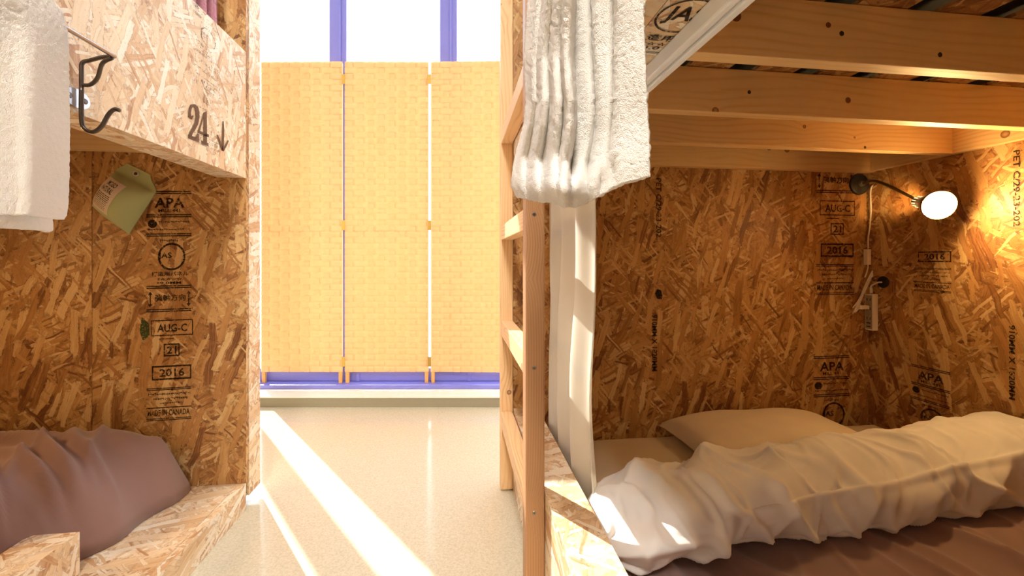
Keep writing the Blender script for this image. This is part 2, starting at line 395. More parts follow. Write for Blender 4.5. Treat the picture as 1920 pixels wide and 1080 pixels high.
# window wall: white curb, blue frame, glass, wall above and pier beside the screen
MB().wbox(-3.1, 2.6, 2.834, 3.5, .064, .072).build('trim_1', WALLM, kind='structure')
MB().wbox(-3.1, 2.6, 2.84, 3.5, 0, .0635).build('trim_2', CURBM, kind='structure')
win = empty('window_1', Wp(-.3, 3.1, .072), kind='structure')
MB().wbox(-3.1, 2.6, 3.0, 3.18, .0725, .103).build('sill_board', BLUE, win, bevel=.006)
MB().wbox(-3.1, 2.6, 3.09, 3.16, .1035, .20).build('bottom_rail', BLUE, win, bevel=.008)
MB().wbox(-3.1, 2.6, 3.10, 3.16, 3.36, 3.43).build('top_rail', BLUE, win, bevel=.008)
MB().wbox(-2.24, -2.11, 3.09, 3.17, .201, 3.36).build('mullion', BLUE, win, bevel=.006)
for c in (-2.93, -1.29, -.471, .35, 1.17, 1.99):
    MB().wbox(c-.064, c+.064, 3.10, 3.16, .201, 3.36).build('mullion', BLUE, win, bevel=.006)
    MB().wbox(c+.012, c+.026, 3.088, 3.099, .201, 3.36).build('glazing_bead', BLUE, win, bevel=.003)
cs = [-2.93, -1.29, -.471, .35, 1.17, 1.99]
for a, b in [(-2.866, -2.24), (-2.11, -1.354), (-1.226, -.535), (-.407, .286), (.414, 1.106), (1.234, 1.926)]:
    MB().wbox(a, b, 3.125, 3.131, .201, 3.36).build('glass_pane', GLASS, win)
    MB().wbox(a+.08, a+.105, 3.082, 3.099, .104, .16).build('sill_stop', BLUE, win, bevel=.004)
MB().wbox(-3.2, 2.7, 3.1, 3.3, 3.431, 3.5).build('wall_window', WALLM, kind='structure')

# ------------------------------------------------------------------ left bunk
YB = 1.80
lb = empty('bunk_bed', (-1.7, .8, 0), 'particle board bunk on the left whose upper guard is stencilled 24', 'bunk bed')
MB().box(-2.6, -.866, -.3, YB, .08, .105).build('base_board', OSB_LIT, lb, grain='y', seed=1)
MB().box(-.865, -.84, -.3, YB, .0, .105).build('fascia_board', OSB_LIT, lb, grain='z', seed=2, bevel=.0012)
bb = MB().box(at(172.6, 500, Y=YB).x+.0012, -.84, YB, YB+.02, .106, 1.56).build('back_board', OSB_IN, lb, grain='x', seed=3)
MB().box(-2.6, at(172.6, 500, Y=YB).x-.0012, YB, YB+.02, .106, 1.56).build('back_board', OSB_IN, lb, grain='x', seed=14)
tl = at(275, 357, Y=YB); tr_ = at(359, 357, Y=YB); bl = at(275, 791, Y=YB)
mill_stamp(tl, tr_-tl, bl-tl, (0, -.0012, 0), bb)
ik = Ink(at(262, 593, Y=YB), at(283, 593, Y=YB)-at(262, 593, Y=YB), at(262, 640, Y=YB)-at(262, 593, Y=YB), (0, -.001, 0))
ik.m.poly([ik.P(a, b) for a, b in ((.2, .02), (.85, .3), (.9, .75), (.3, 1), (0, .6))])
ik.build(bb, ink('green_ink', (70, 84, 50), .12), 'green_mark')
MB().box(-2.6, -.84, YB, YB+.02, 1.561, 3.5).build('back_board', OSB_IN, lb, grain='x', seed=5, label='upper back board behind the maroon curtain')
MB().box(-.86, -.838, YB+.021, YB+.115, .045, 3.5).build('partition_end_board', OSB_LIT, lb, grain='z', seed=6)
MB().box(-2.6, -.861, YB+.095, YB+.115, .045, 3.5).build('partition_board', OSB_LIT, lb, grain='x', seed=36)
gd = MB().box(-.866, -.84, -.3, YB-.001, 1.326, 1.831).build('guard_board', OSB_LIT, lb, grain='y', seed=7, bevel=.0012)
MB().box(-.945, -.867, -.3, YB-.001, 1.326, 1.352).build('header_board', OSB_LIT, lb, grain='y', seed=8)
for i, yy in enumerate((.165, .48, .797, 1.115, 1.43)):
    MB().box(-2.6, -.95, yy, yy+.037, 1.423, 1.549).build('joist', PINE, lb, grain='x', seed=40+i, bevel=.002)
MB().box(-2.6, -.95, YB-.034, YB-.001, 1.415, 1.549).build('joist', PINE, lb, grain='x', seed=47, bevel=.002)
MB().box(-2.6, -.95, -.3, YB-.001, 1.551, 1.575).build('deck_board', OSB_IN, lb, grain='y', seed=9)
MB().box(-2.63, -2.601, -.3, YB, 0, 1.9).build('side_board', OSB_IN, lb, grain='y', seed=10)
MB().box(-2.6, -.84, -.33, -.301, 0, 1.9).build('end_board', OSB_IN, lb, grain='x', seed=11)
# low box standing on the near part of the base
MB().box(-1.196, -1.069, .25, 1.344, .106, .224).build('ledge_box', OSB_LIT, lb, grain='y', seed=12, bevel=.0015)

# printing on the guard board (plane x = -.84)
XG = -.84
def g(cx, cy): return at(120+cx/5.053, 180+cy/5.053, X=XG)+Vector((.0012, 0, 0))
nm = MB()
def stroke(m, pts, ws):
    P = [Vector((a, b)) for a, b in pts]; L = []; R = []
    for i, p in enumerate(P):
        t = (P[min(i+1, len(P)-1)]-P[max(i-1, 0)]).normalized(); n = Vector((-t.y, t.x)); wv = ws[i] if hasattr(ws, '__len__') else ws
        L.append(p+n*wv/2); R.append(p-n*wv/2)
    vs = [g(q.x, q.y) for q in L+R]; n_ = len(P)
    m.add(vs, [(i, i+1, n_+i+1, n_+i) for i in range(n_-1)])
stroke(nm, [(1222, 185), (1205, 208), (1187, 195), (1186, 160), (1192, 120), (1207, 93), (1230, 92), (1250, 110), (1260, 150), (1262, 200), (1250, 262), (1225, 312), (1200, 350), (1187, 388)],
       [10, 36, 34, 26, 28, 30, 34, 38, 40, 40, 38, 36, 34, 36])
nm.poly([g(*q) for q in ((1171, 362), (1245, 392), (1262, 355), (1277, 362), (1275, 438), (1171, 402))])
digit4 = nm
digit4.poly([g(*q) for q in ((1318, 160), (1350, 142), (1352, 448), (1316, 440))])
digit4.poly([g(*q) for q in ((1330, 152), (1318, 215), (1282, 335), (1262, 350), (1268, 325), (1318, 160))])
digit4.poly([g(*q) for q in ((1262, 322), (1370, 365), (1370, 393), (1262, 350))])
digit4.poly([g(*q) for q in ((1297, 420), (1366, 447), (1366, 478), (1297, 450))])
nm.build('bed_number', INK24, gd, label='brown stencilled number 24', recalc=False)
ar = MB(); stroke(ar, [(1504, 238), (1506, 330), (1501, 430), (1504, 515)], [12, 20, 22, 20]); stroke(ar, [(1450, 368), (1470, 430), (1500, 515)], [10, 22, 20]); stroke(ar, [(1552, 422), (1530, 470), (1502, 520)], [14, 20, 18])
ar.build('arrow_mark', INK24, gd, label='dark hand drawn arrow pointing down', recalc=False)
tl = at(362, -40, X=XG); w_ = abs(at(410, 20, X=XG).y-tl.y)
mill_stamp(tl, Vector((0, w_, 0)), Vector((0, 0, at(362, 265, X=XG).z-tl.z)), (.001, 0, 0), gd, mat=INKP)

# ------------------------------------------------------------------ right bunk
XO, XI, XW = .239, .345, 1.985
rb = empty('bunk_bed', (1.1, .8, 0), 'particle board bunk on the right with the glowing lamp under pine joists', 'bunk bed')
MB().box(XO, XO+.024, -.3, YB, 0, .332).build('fascia_board', OSB_LIT, rb, grain='z', seed=13, bevel=.001)
MB().box(XO, XI, -.3, YB, .333, .357).build('rail_board', OSB_LIT, rb, grain='y', seed=2, bevel=.0012)
MB().box(XI-.024, XI, -.3, YB, .1, .332).build('inner_rail_board', OSB_LIT, rb, grain='y', seed=25)
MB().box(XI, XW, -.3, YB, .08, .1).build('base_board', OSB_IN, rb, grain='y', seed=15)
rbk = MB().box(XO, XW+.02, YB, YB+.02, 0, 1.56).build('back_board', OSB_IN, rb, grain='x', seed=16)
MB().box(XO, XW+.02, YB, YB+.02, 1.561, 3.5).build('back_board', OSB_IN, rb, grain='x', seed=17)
MB().box(XO, XO+.022, YB+.021, YB+.115, 0, 3.5).build('partition_end_board', OSB_LIT, rb, grain='z', seed=18)
MB().box(XO+.022, XW+.02, YB+.095, YB+.115, 0, 3.5).build('partition_board', OSB_LIT, rb, grain='x', seed=37)
rsd = MB().box(XW, XW+.02, -.3, YB-.001, 0, 1.56).build('side_board', OSB_IN, rb, grain='y', seed=19)
MB().box(XO, XW+.02, -.33, -.301, 0, 1.9).build('end_board', OSB_IN, rb, grain='x', seed=20)
MB().box(XO, XO+.026, -.3, YB-.001, 1.331, 1.56).build('guard_board', OSB_LIT, rb, grain='y', seed=21)
rh = MB().box(XO+.027, XI, -.3, YB-.001, 1.331, 1.357).build('header_board', OSB_LIT, rb, grain='y', seed=22)
MB().box(XI-.03, XI, -.3, YB-.001, 1.358, 1.549).build('rim_joist', PINE, rb, grain='y', seed=23)
for i, yy in enumerate((.165, .48, .797, 1.113, 1.426)):
    j = MB().box(XI+.001, XW-.031, yy, yy+.038, 1.423, 1.549).build('joist', PINE, rb, grain='x', seed=60+i*3, bevel=.002)
MB().box(XI+.001, XW-.001, YB-.036, YB-.001, 1.42, 1.549).build('joist', PINE, rb, grain='x', seed=77, bevel=.002)
MB().box(XW-.03, XW-.001, -.3, YB-.037, 1.423, 1.549).build('side_joist', PINE, rb, grain='y', seed=31, bevel=.002)
gx = [.335, .57, .775, .98, 1.17, 1.375, 1.58, 1.79]
for i in range(len(gx)):
    a = gx[i]+(.08 if i else .01); b = gx[i+1] if i+1 < len(gx) else XW
    MB().box(a, b, -.3, YB-.001, 1.551, 1.560).build('deck_slat', OSB_IN, rb, grain='y', seed=80+i)
MB().box(XI+.001, XW, -.3, YB-.001, 1.60, 1.64).build('upper_mattress_underside', VOID, rb)  # near-black sheet seen through the slat gaps
# joist screw plugs
sk = [(1008, 168, .797), (1500, 274, .797)]
for (cx, cy, yy) in sk + [(546, 461, 1.113), (1125, 737, 1.426)]:
    p = at(1200+cx/2.667, cy/2.667, Y=yy)
    MB().lathe(p+Vector((0, -.0006, 0)), (0, 1, 0), [(.0001, 0), (.0055, 0), (.0055, .001)], 12).build('screw_plug', DARKMET, rb, smooth=False)
KNOT = simple('knot_wood', (118,70,38), .6)
for cx, cy, yy, r_ in ((1380, 30, .797, .0115), (1590, 188, 1.113, .009), (1553, 47, .797, .006)):
    MB().lathe(at(cx, cy, Y=yy)+Vector((0, -.0005, 0)), (0, 1, 0), [(.0001, 0), (r_, 0), (r_, .001)], 20).build('knot', KNOT, rb)
# stamps on the right back board and side board
def wall_stamp(px0, px1, py, anchor, lo=-9, hi=9):
    a = at(px0, py, Y=YB); b = at(px1, py, Y=YB); wd = b.x-a.x; h = wd*434/84
    O = Vector((a.x, YB, a.z+(h if anchor == 'bottom' else 0)))
    mill_stamp(O, Vector((wd, 0, 0)), Vector((0, 0, -h)), (0, -.0012, 0), rbk, lo, hi)
wall_stamp(1530, 1600, 554, 'bottom', .4)
wall_stamp(1525, 1592, 667, 'top', -9, .42)
def side_stamp(px0, px1, py, anchor, lo=-9, hi=9):
    a = at(px0, py, X=XW); b = at(px1, py, X=XW); wd = a.y-b.y; h = wd*434/84
    O = Vector((XW, a.y, a.z+(h if anchor == 'bottom' else 0)))
    mill_stamp(O, Vector((0, -wd, 0)), Vector((0, 0, -h)), (-.0012, 0, 0), rsd, lo, hi)
side_stamp(1714, 1784, 546, 'bottom', .745)
side_stamp(1709, 1782, 681, 'top', -9, .42)
def vtext(t, px0, py0, px1, py1, Y=None, X=None, par=None, mat=INKS):
    a = at(px0, py0, X=X, Y=Y); b = at(px1, py0, X=X, Y=Y); c = at(px0, py1, X=X, Y=Y)
    U = Vector((b.x-a.x, 0, 0)) if Y else Vector((0, b.y-a.y, 0)); V = Vector((0, 0, c.z-a.z))
    k = Ink(a, U, V, (0, -.0012, 0) if Y else (-.0012, 0, 0)); k.m.v = []
    vs, fs = text_mesh(t); k.m.add([k.P(1-(1-q), p) if False else k.P(b_, a_) for a_, b_ in [(p_[0], p_[1]) for p_ in vs] for p, q in ((a_, b_),)], fs)
    k.build(par, mat, 'ink_lettering')
vtext('PET C/29-23-202', 1230, 334, 1240, 445, Y=YB, par=rbk)
vtext('910MM X 1820MM', 1222, 590, 1232, 696, Y=YB, par=rbk)
vtext('PET C/29-23-202', 1900, 283, 1913, 425, X=XW, par=rsd)
vtext('910MM X 1820MM', 1892, 609, 1904, 748, X=XW, par=rsd)
ik = Ink(at(1226, 542, Y=YB), at(1242, 542, Y=YB)-at(1226, 542, Y=YB), at(1226, 562, Y=YB)-at(1226, 542, Y=YB), (0, -.001, 0))
ik.m.poly([ik.P(a, b) for a, b in ((.1, .4), (.4, 0), (.8, .1), (1, .6), (.9, .95), (.4, .9), (.25, .7))]); ik.build(rbk, INKS, 'ink_blot')
# print on the header underside (z = 1.331), seen from below
a = at(1212, 118, Z=1.331); k = Ink(Vector((XO+.02, .12, 1.331)), Vector((.095, 0, 0)), Vector((0, .49, 0)), (0, 0, -.0012))
k.text('JAS', .2, .80, .76, .884); k.ring(.5, .845, .42, .08, .92); k.text('造用', .2, .94, .66, .975); k.text('F☆☆', .2, .982, .62, 1.002); k.text('9.0', .25, 1.006, .56, 1.027); k.rule(1.045, .005)
k.text('方向', .2, 1.08, .5, 1.11); k.rule(.62, .008)
k.build(rh, INK)

# aluminium curtain rail along the right bunk
cr = empty('curtain_rail', (.331, .8, 1.3), 'white aluminium curtain rail under the header of the right bunk', 'curtain rail')
MB().box(.317, .329, -.25, 1.79, 1.303, 1.330).build('rail_profile', ALU, cr, bevel=.003)
MB().box(.3295, .3325, -.25, 1.79, 1.309, 1.3300).build('rail_slot', ALUD, cr)
MB().box(.333, .346, -.25, 1.79, 1.303, 1.330).build('rail_profile', ALU, cr, bevel=.003)

# ------------------------------------------------------------------ ladder
ld = empty('ladder', (.21, 1.48, 0), 'pine ladder leaning its two stiles against the right bunk', 'ladder')
for (y0, y1) in ((1.13, 1.18), (1.795, 1.845)):
    sx1 = XO-.001
    s_ = MB().box(.184, sx1, y0, y1, .0 if y0 < 1.5 else .006, 2.6).build('stile', PINE_S if y0 < 1.5 else PINE_L, ld, grain='z', seed=int(y0*100), bevel=.005)
    if y0 < 1.5:
        for py in (402, 690, 962):
            p = at(1001.5, py, Y=y0)
            MB().lathe(p+Vector((0, -.0012, 0)), (0, 1, 0), [(.0001, 0), (.0045, 0), (.006, .0012), (.006, .002)], 14).build('screw', SCREW, s_)
            MB().box(p.x-.003, p.x+.003, p.y-.0016, p.y-.001, p.z-.0006, p.z+.0006).box(p.x-.0006, p.x+.0006, p.y-.0017, p.y-.0011, p.z-.003, p.z+.003).build('screw_slot', BLACK, s_)
def rung(z0, z1): return MB().box(.186, XO-.004, 1.1805, 1.7945, z0, z1).build('rung', PINE_L, ld, grain='y', seed=int(z0*50)+3, bevel=.003)
# rung heights read from the photograph at the far stile
for py0, py1 in ((424, 450), (601, 629), (772, 800)):
    zt = at(940, py0, Y=1.79).z; zb = at(940, py1, Y=1.79).z; rung(zb, zt)
rung(1.50, 1.56)

# ------------------------------------------------------------------ folding screen on the sill
fs = empty('folding_screen', Wp(-.9, 3.05, .103), 'yellow woven bamboo folding screen standing on the blue window sill', 'folding screen')
ZT, ZB, ZL = 2.44, .184, .1035
def screen_panel(r0, r1, d0, d1):
    def Q(a, z, off=0):
        r = lerp(r0, r1, a); d = lerp(d0, d1, a); return Wp(r, d-off, z)
    wd = abs(r1-r0); fw = .03/wd
    m = MB()
    for a in (0, 1-fw):
        vs = [Q(a+aa, z, oo) for z in (ZL, ZT-.004) for (aa, oo) in ((.005, 0), (fw-.005, 0), (fw-.005, -.02), (.005, -.02))]
        m.add(vs, [(0,3,2,1),(4,5,6,7),(0,1,5,4),(1,2,6,5),(2,3,7,6),(3,0,4,7)])
    for z0, z1 in ((ZT-.03, ZT-.004), (1.2, 1.225), (ZB, ZB+.025)):
        vs = [Q(aa, z, oo) for z in (z0, z1) for (aa, oo) in ((fw, -.002), (1-fw, -.002), (1-fw, -.018), (fw, -.018))]
        m.add(vs, [(0,3,2,1),(4,5,6,7),(0,1,5,4),(1,2,6,5),(2,3,7,6),(3,0,4,7)])
    p = m.build('screen_panel', SCRFR, fs)
    NR, NC = 53, 8; A = .0035; wv = MB(); rh_ = (ZT-ZB)/NR
    for i in range(NR):       # horizontal strips passing over and under the upright ribs
        z0 = ZB+i*rh_; n = NC*4+1; vs = []
        for k_ in range(n):
            a_ = k_/(n-1); c_ = a_*NC-.5; j = int(math.floor(c_+.5)); fr = c_-j
            up = -1 if (i+j) % 2 == 0 else .7
            o_ = A*(up*max(0, math.cos(math.pi*min(1, abs(fr)*1.6)/2)) + .9*(1-max(0, math.cos(math.pi*min(1, abs(fr)*1.6)/2))))
            for zz, bo in ((z0+.0006, -.0012), (z0+rh_*.25, .0004), (z0+rh_*.75, .0004), (z0+rh_-.0006, -.0012)): vs.append(Q(a_, zz, .004+o_+bo))
        wv.add(vs, [(k_*4+q, (k_+1)*4+q, (k_+1)*4+q+1, k_*4+q+1) for k_ in range(n-1) for q in range(3)])
    for j in range(NC):       # upright ribs
        c = (j+.5)/NC; hw = .27/NC; vs = []; n = NR*3+1
        for k_ in range(n):
            zf = k_/(n-1)*NR; i = min(NR-1, int(zf)); fr = zf-i-.5
            up = 1 if (i+j) % 2 == 0 else -1
            o_ = A*(1.25 if up > 0 else -1.3)*math.cos(math.pi*fr*.8)
            for q in (-1, -.33, .33, 1): vs.append(Q(c+hw*q, ZB+(ZT-ZB)*k_/(n-1), .004+o_+(.0006 if abs(q) < 1 else -.0005)))
        wv.add(vs, [(k_*4+q, k_*4+q+1, (k_+1)*4+q+1, (k_+1)*4+q) for k_ in range(n-1) for q in range(3)])
    wv.build('woven_strips', WEAVE, p, kind='stuff', recalc=False)
    # opaque backing paper weave behind so that light only glows through
    bk = MB(); bk.add([Q(.0, ZB, -.004), Q(1, ZB, -.004), Q(1, ZT, -.004), Q(0, ZT, -.004)], [(0, 1, 2, 3)])
    bk.build('backing_cloth', WEAVE, p)
    return p
pans = [screen_panel(-1.826, -1.234, 3.05, 3.045), screen_panel(-1.214, -.608, 3.045, 3.05), screen_panel(-.591, .02, 3.05, 3.03)]
for (r, par) in ((-1.224, pans[1]), (-.6005, pans[2])):
    for z in (2.31, 1.25, .26):
        MB().wbox(r-.012, r+.012, 3.036, 3.040, z-.035, z+.035).build('hinge', simple('brass', (200,170,90), .35, .9), par)

# ------------------------------------------------------------------ bedding, right
MB().grid(60, 60, lambda u, v: Vector((lerp(.352, 1.978, u), lerp(-.25, 1.785, v), .105+.128*min(1, (1-(1-min(1, min(u, 1-u)*26, min(v, 1-v)*32))**2.2))
     + .004*noise.noise(Vector((u*9, v*9, 1)))))).build('mattress', SHEET, smooth=True, label='beige sheeted mattress lying in the right bunk behind the pillow', cat='mattress', recalc=True)
def pillow_fn(u, v):
    a = 2*u-1; b = 2*v-1
    px = lerp(.885, 1.63, u); py = lerp(1.37, 1.765, v)
    e = max(0, 1-abs(a)**3.2)**.45*max(0, 1-abs(b)**3.0)**.45
    pin = .02*(1-abs(b)**2)*math.copysign(abs(a)**6, a); px -= pin; py -= .02*(1-a*a)*math.copysign(abs(b)**6, b)
    return px, py, e
pm = MB()
pm.grid(60, 40, lambda u, v: Vector((pillow_fn(u, v)[0], pillow_fn(u, v)[1], .265+.088*pillow_fn(u, v)[2]+.01*noise.noise(Vector((u*4, v*3, 3)))*pillow_fn(u, v)[2])))
pm.grid(60, 40, lambda u, v: Vector((pillow_fn(u, v)[0], pillow_fn(u, v)[1], .265-.028*pillow_fn(u, v)[2])))
pm.build('pillow', PILLOWC, smooth=True, label='beige pillow against the back board of the right bunk', cat='pillow')

def rid(x): return (1-abs(x))**3
def ridg(x): return math.exp(-(x/.34)**2)
def fold(v, k=1.0): return 1-abs(2*noise.noise(v)*k)
# white duvet: a puffy rolled strip across the bed
def duv(u, v):
    # u along the bed (left to right), v around the roll: back-low .. crest .. front .. tucked under
    X = lerp(.352, 1.97, u)
    yf = curve([(0, .925), (.06, .93), (.2, .975), (.5, .975), (.75, 1.01), (1, 1.08)])(u)
    yb = curve([(0, 1.17), (.1, 1.25), (.3, 1.29), (1, 1.38)])(u)
    zt = curve([(0, .325), (.04, .355), (.12, .38), (.25, .395), (.5, .405), (.8, .42), (1, .435)])(u)
    zb = .262
    ph = lerp(-.12*math.pi, 1.22*math.pi, v)
    cy, cz = (yf+yb)/2, lerp(zb, zt, .36); ry, rz = (yb-yf)/2, (zt-cz)
    c, s_ = math.cos(ph), math.sin(ph)
    yy = cy+ry*math.copysign(abs(c)**.8, c); zz = cz+(rz if s_ > 0 else (cz-zb+.004))*math.copysign(abs(s_)**.75, s_)
    # wrinkles
    amp = sm(0, .12, v)*sm(1.0, .9, v)
    q = Vector((X*3.2+v*1.3, v*2.2, 0)); wz = noise.noise(Vector((X*2.2, v*2.0, 7)))*.9
    f1 = ridg(math.sin((X*10+v*3.4+wz*2.6))) * .024*sm(.0, .14, u)*(.4+.6*sm(.35, .6, v))
    f2 = ridg(math.sin((X*19-v*5.0+noise.noise(Vector((X*3, v*3, 2)))*4))) * .016 * sm(.2, .6, v) + rid(math.sin(X*30+v*9+5*noise.noise(Vector((X*3.5, v*3, 21)))))*.008
    f3 = noise.noise(Vector((X*5, v*4, 4)))*.018
    f4 = (fold(Vector((X*4.5+v*1.5, v*2.6, 9)), 1.6))*.016
    dd = amp*(f1+f2+f3+f4)*(1.25 if X < .95 else .8)
    # long flap seam in the middle of the front
    seam = math.exp(-((v-(.70+.05*math.sin(X*3)))/.018)**2)*.010*sm(.55, .8, X)
    yy += c*dd; zz += max(-.5, s_)*dd + seam
    yy -= .02*noise.noise(Vector((X*2.6, v*1.5, 12)))
    X -= 0 if u > .08 else 0
    return Vector((X, yy, zz))
def duv_end(u, v):
    p = duv(u, v)
    if u < .05:
        k = 1-u/.05; k = k*k
        p = Vector((p.x+.0*k, lerp(p.y, 1.06, k*.35), lerp(p.z, .30, k*.5)))
    return p
MB().grid(330, 130, duv_end).build('duvet', WHITE, smooth=True, solid=.006, label='white rumpled duvet folded across the right bunk below the lamp', cat='duvet', recalc=True)
def blank(u, v):
    X = lerp(.352, 1.975, u); Y = lerp(-.1, 1.14, v)
    z = .252+.022*noise.noise(Vector((X*2.5, Y*2.5, 5)))
    z += .020*rid(math.sin(X*11+Y*4+2.5*noise.noise(Vector((X*2, Y*2, 6)))))+.008*rid(math.sin(X*23-Y*9+3*noise.noise(Vector((X*3, Y*3, 8)))))
    z += .05*math.exp(-((X-1.45)/.22)**2)*sm(1.15, .9, Y)*sm(.3, .8, Y)*.9
    if v > .93: z = lerp(z, .237, (v-.93)/.07)
    e = min(1, min(u, 1-u)*24); z = lerp(.239, z, e)
    return Vector((X, Y, max(z, .2385)))
MB().grid(240, 150, blank).build('blanket', BROWN, smooth=True, label='brown blanket under the white duvet in the right bunk', cat='blanket', solid=.003)

# ------------------------------------------------------------------ bedding, left
def lduv(u, v):
    # u: from far left to aisle side, v: near to back wall
    Y = lerp(.3, 1.775, v)
    xe = curve([(0, -1.27), (.62, -1.27), (.72, -1.12), (.8, -1.075), (.93, -1.03), (1, -1.04)])(v)+.012*noise.noise(Vector((v*9, 0, 2)))
    X = lerp(-2.5, xe, u)
    d = (xe-X); k = min(1, d/.30); prof = (1-(1-k)**2.3)**.62
    db = 1.78-Y; kb = min(1, db/.10); pb = (1-(1-kb)**2)**.5
    H = curve([(0, .22), (.55, .25), (.75, .285), (.92, .30), (1, .28)])(v)
    H *= curve([(0, .82), (.7, .9), (.9, 1), (1, 1)])(u)
    z = .107+H*prof*(.35+.65*pb)
    wz = noise.noise(Vector((X*2.4, Y*2.4, 3)))
    # fan-shaped folds spreading from the crest down to the aisle edge
    ang = math.atan2(Y-1.72, X+1.75)
    f = ridg(math.sin(ang*9+wz*3.0))*.045*sm(0, .06, d)*sm(1.1, .35, d)
    f += rid(math.sin(X*15+Y*9+3*noise.noise(Vector((X*3, Y*3, 4)))))*.022*sm(0, .05, d)
    f += noise.noise(Vector((X*4, Y*4, 8)))*.018*sm(0, .1, d)
    f += ridg(math.sin(Y*21+X*7+wz*3.5))*.030*sm(0, .05, d)*sm(.75, .2, d)
    z += f*prof
    X += .012*math.sin(Y*26+wz*3)*(1-k)
    return Vector((X, Y, max(.107, z)))
MB().grid(200, 220, lduv).build('duvet', BROWN, smooth=True, label='mauve brown duvet heaped on the left bunk base', cat='duvet', solid=.004)

# ------------------------------------------------------------------ curtains
def curtain(name, mat, label, X0, y0, y1, z0, z1, n, amp, depth, nu=220, top=None, lean=0, extra=None):
    def fn(u, v):
        Y = lerp(y0, y1, u); z = lerp(z1, z0, v)
        a = math.sin(2*math.pi*n*u+.8*noise.noise(Vector((u*5, v*1.2, 1))))
        X = X0+amp*(a*(.6+.4*v))+depth*u+lean*v+.01*noise.noise(Vector((u*6, v*3, 5)))
        if extra: X, Y, z = extra(u, v, X, Y, z)
        return Vector((X, Y, z))
    return MB().grid(nu, 60, fn).build(name, mat, smooth=True, solid=.003, label=label, cat='curtain')
def cext(u, v, X, Y, z):
    # near edge swings inward over the rail; long diagonal fold
    t = (1-u)
    Y += .0+.06*math.sin(v*3)*t*.3
    X += .012*t*math.sin(v*6)+.03*t*v*v*.4
    return max(X, XI+.006 if z < .36 else .0), Y, z
curtain('curtain', CURT, 'cream curtain drawn open at the far end of the right bunk', .374, 1.13, 1.77, .262, 1.30, 3.4, .019, .012, extra=cext)
curtain('curtain', MAROON, 'dusty pink curtain behind the upper guard of the left bunk', -.902, .9, 1.72, 1.60, 3.2, 13, .02, 0)

# ------------------------------------------------------------------ towels
def towel(name, label, A, B, L, R, TOP, folds, thick=.010, nu=150, nv=170, back=None, knee=None):
    """A,B: plan positions of the vertical plane; L,R: silhouette curves in the photograph (y->x)"""
    A, B = Vector((*A, 0)), Vector((*B, 0)); t = (B-A).normalized(); n = Vector((-t.y, t.x, 0))
    if n.dot(-A) < 0: n = -n
    def fn(u, v):
        py0 = lerp(TOP, L[-1][0], v); py1 = lerp(TOP, R[-1][0], v)
        py = lerp(py0, py1, u)
        if bot: py = lerp(TOP, bot(u), v)
        xl = float(np.interp(py, [q[0] for q in L], [q[1] for q in L])); xr = float(np.interp(py, [q[0] for q in R], [q[1] for q in R]))
        o = folds(u, v)
        px = lerp(xl, xr, u)
        if knee:
            kx, A2, n2_ = knee; k1 = at(px, py, n=n, p0=A+n*o); k2 = at(px, py, n=n2_, p0=A2+n2_*o); w_ = sm(kx-14, kx+14, px); p = k1.lerp(k2, w_)
        else: p = at(px, py, n=n, p0=A+n*o)
        p += n*(.0012*noise.noise(p*160)+.0010*noise.noise(p*330))
        return p
    bot = back
    m = MB().grid(nu, nv, fn)
    return m, n
# right towel
botR = curve([(0, 350), (.03, 370), (.2, 378), (.33, 380), (.37, 387), (.45, 386), (.55, 378), (.68, 362), (.8, 345), (.9, 339), (1, 331)])
LR = [(-80, 994), (0, 992), (60, 988), (110, 985), (190, 989), (235, 984), (270, 975), (305, 965), (345, 961), (400, 966)]
RR = [(-80, 1196), (0, 1206), (80, 1209), (150, 1211), (220, 1215), (300, 1218), (400, 1219)]
def foldR(u, v):
    k = sm(1.0, .72, v)                    # folds relax above the hem
    o = 0
    for c, wd, a in ((.06, .035, .012), (.16, .04, .015), (.27, .04, .014), (.36, .03, .016), (.55, .03, -.016), (.72, .03, -.015)):
        cc = c+.02*math.sin(v*5+c*9)
        if v > .72 and c < .4: cc += (v-.72)*.35*(.4-c)
        o += a*math.exp(-((u-cc)/wd)**2)*(.55+.45*k)
    # rolled hem pouch at the bottom
    o += .020*math.exp(-((v-.93)/.07)**2)*math.exp(-((u-.38)/.26)**2)+.012*sm(.4, .36, u)*sm(.8, .98, v)
    o += -.014*sm(.36, .42, u)*(.3+.7*k)
    for c, vv in ((.42, .84), (.54, .86), (.64, .95), (.74, .93)): o -= .012*math.exp(-((u-c)/.03)**2-((v-vv)/.05)**2)
    return o+.004*noise.noise(Vector((u*5, v*4, 2)))
kt = Vector((.065, -.075, 0)).normalized(); mR, nR = towel('towel', '', (.118, .70), (.14, .50), LR, RR, -80, foldR, back=botR, knee=(1078, Vector((.14, .50, 0)), Vector((-.756, -.655, 0))))
mR2, _ = towel('towel', '', (.142, .715), (.162, .522), [(a, b+3) for a, b in LR], [(a, b-4) for a, b in RR], -80, lambda u, v: .5*foldR(u, v), back=lambda u: botR(u)-5, knee=(1078, Vector((.162, .522, 0)), Vector((-.756, -.655, 0))))
mR.add(mR2.v[:], mR2.f[:])
mR.build('towel', TERRY, smooth=True, solid=.006, label='white terry towel hanging in front of the ladder', cat='towel', recalc=False)
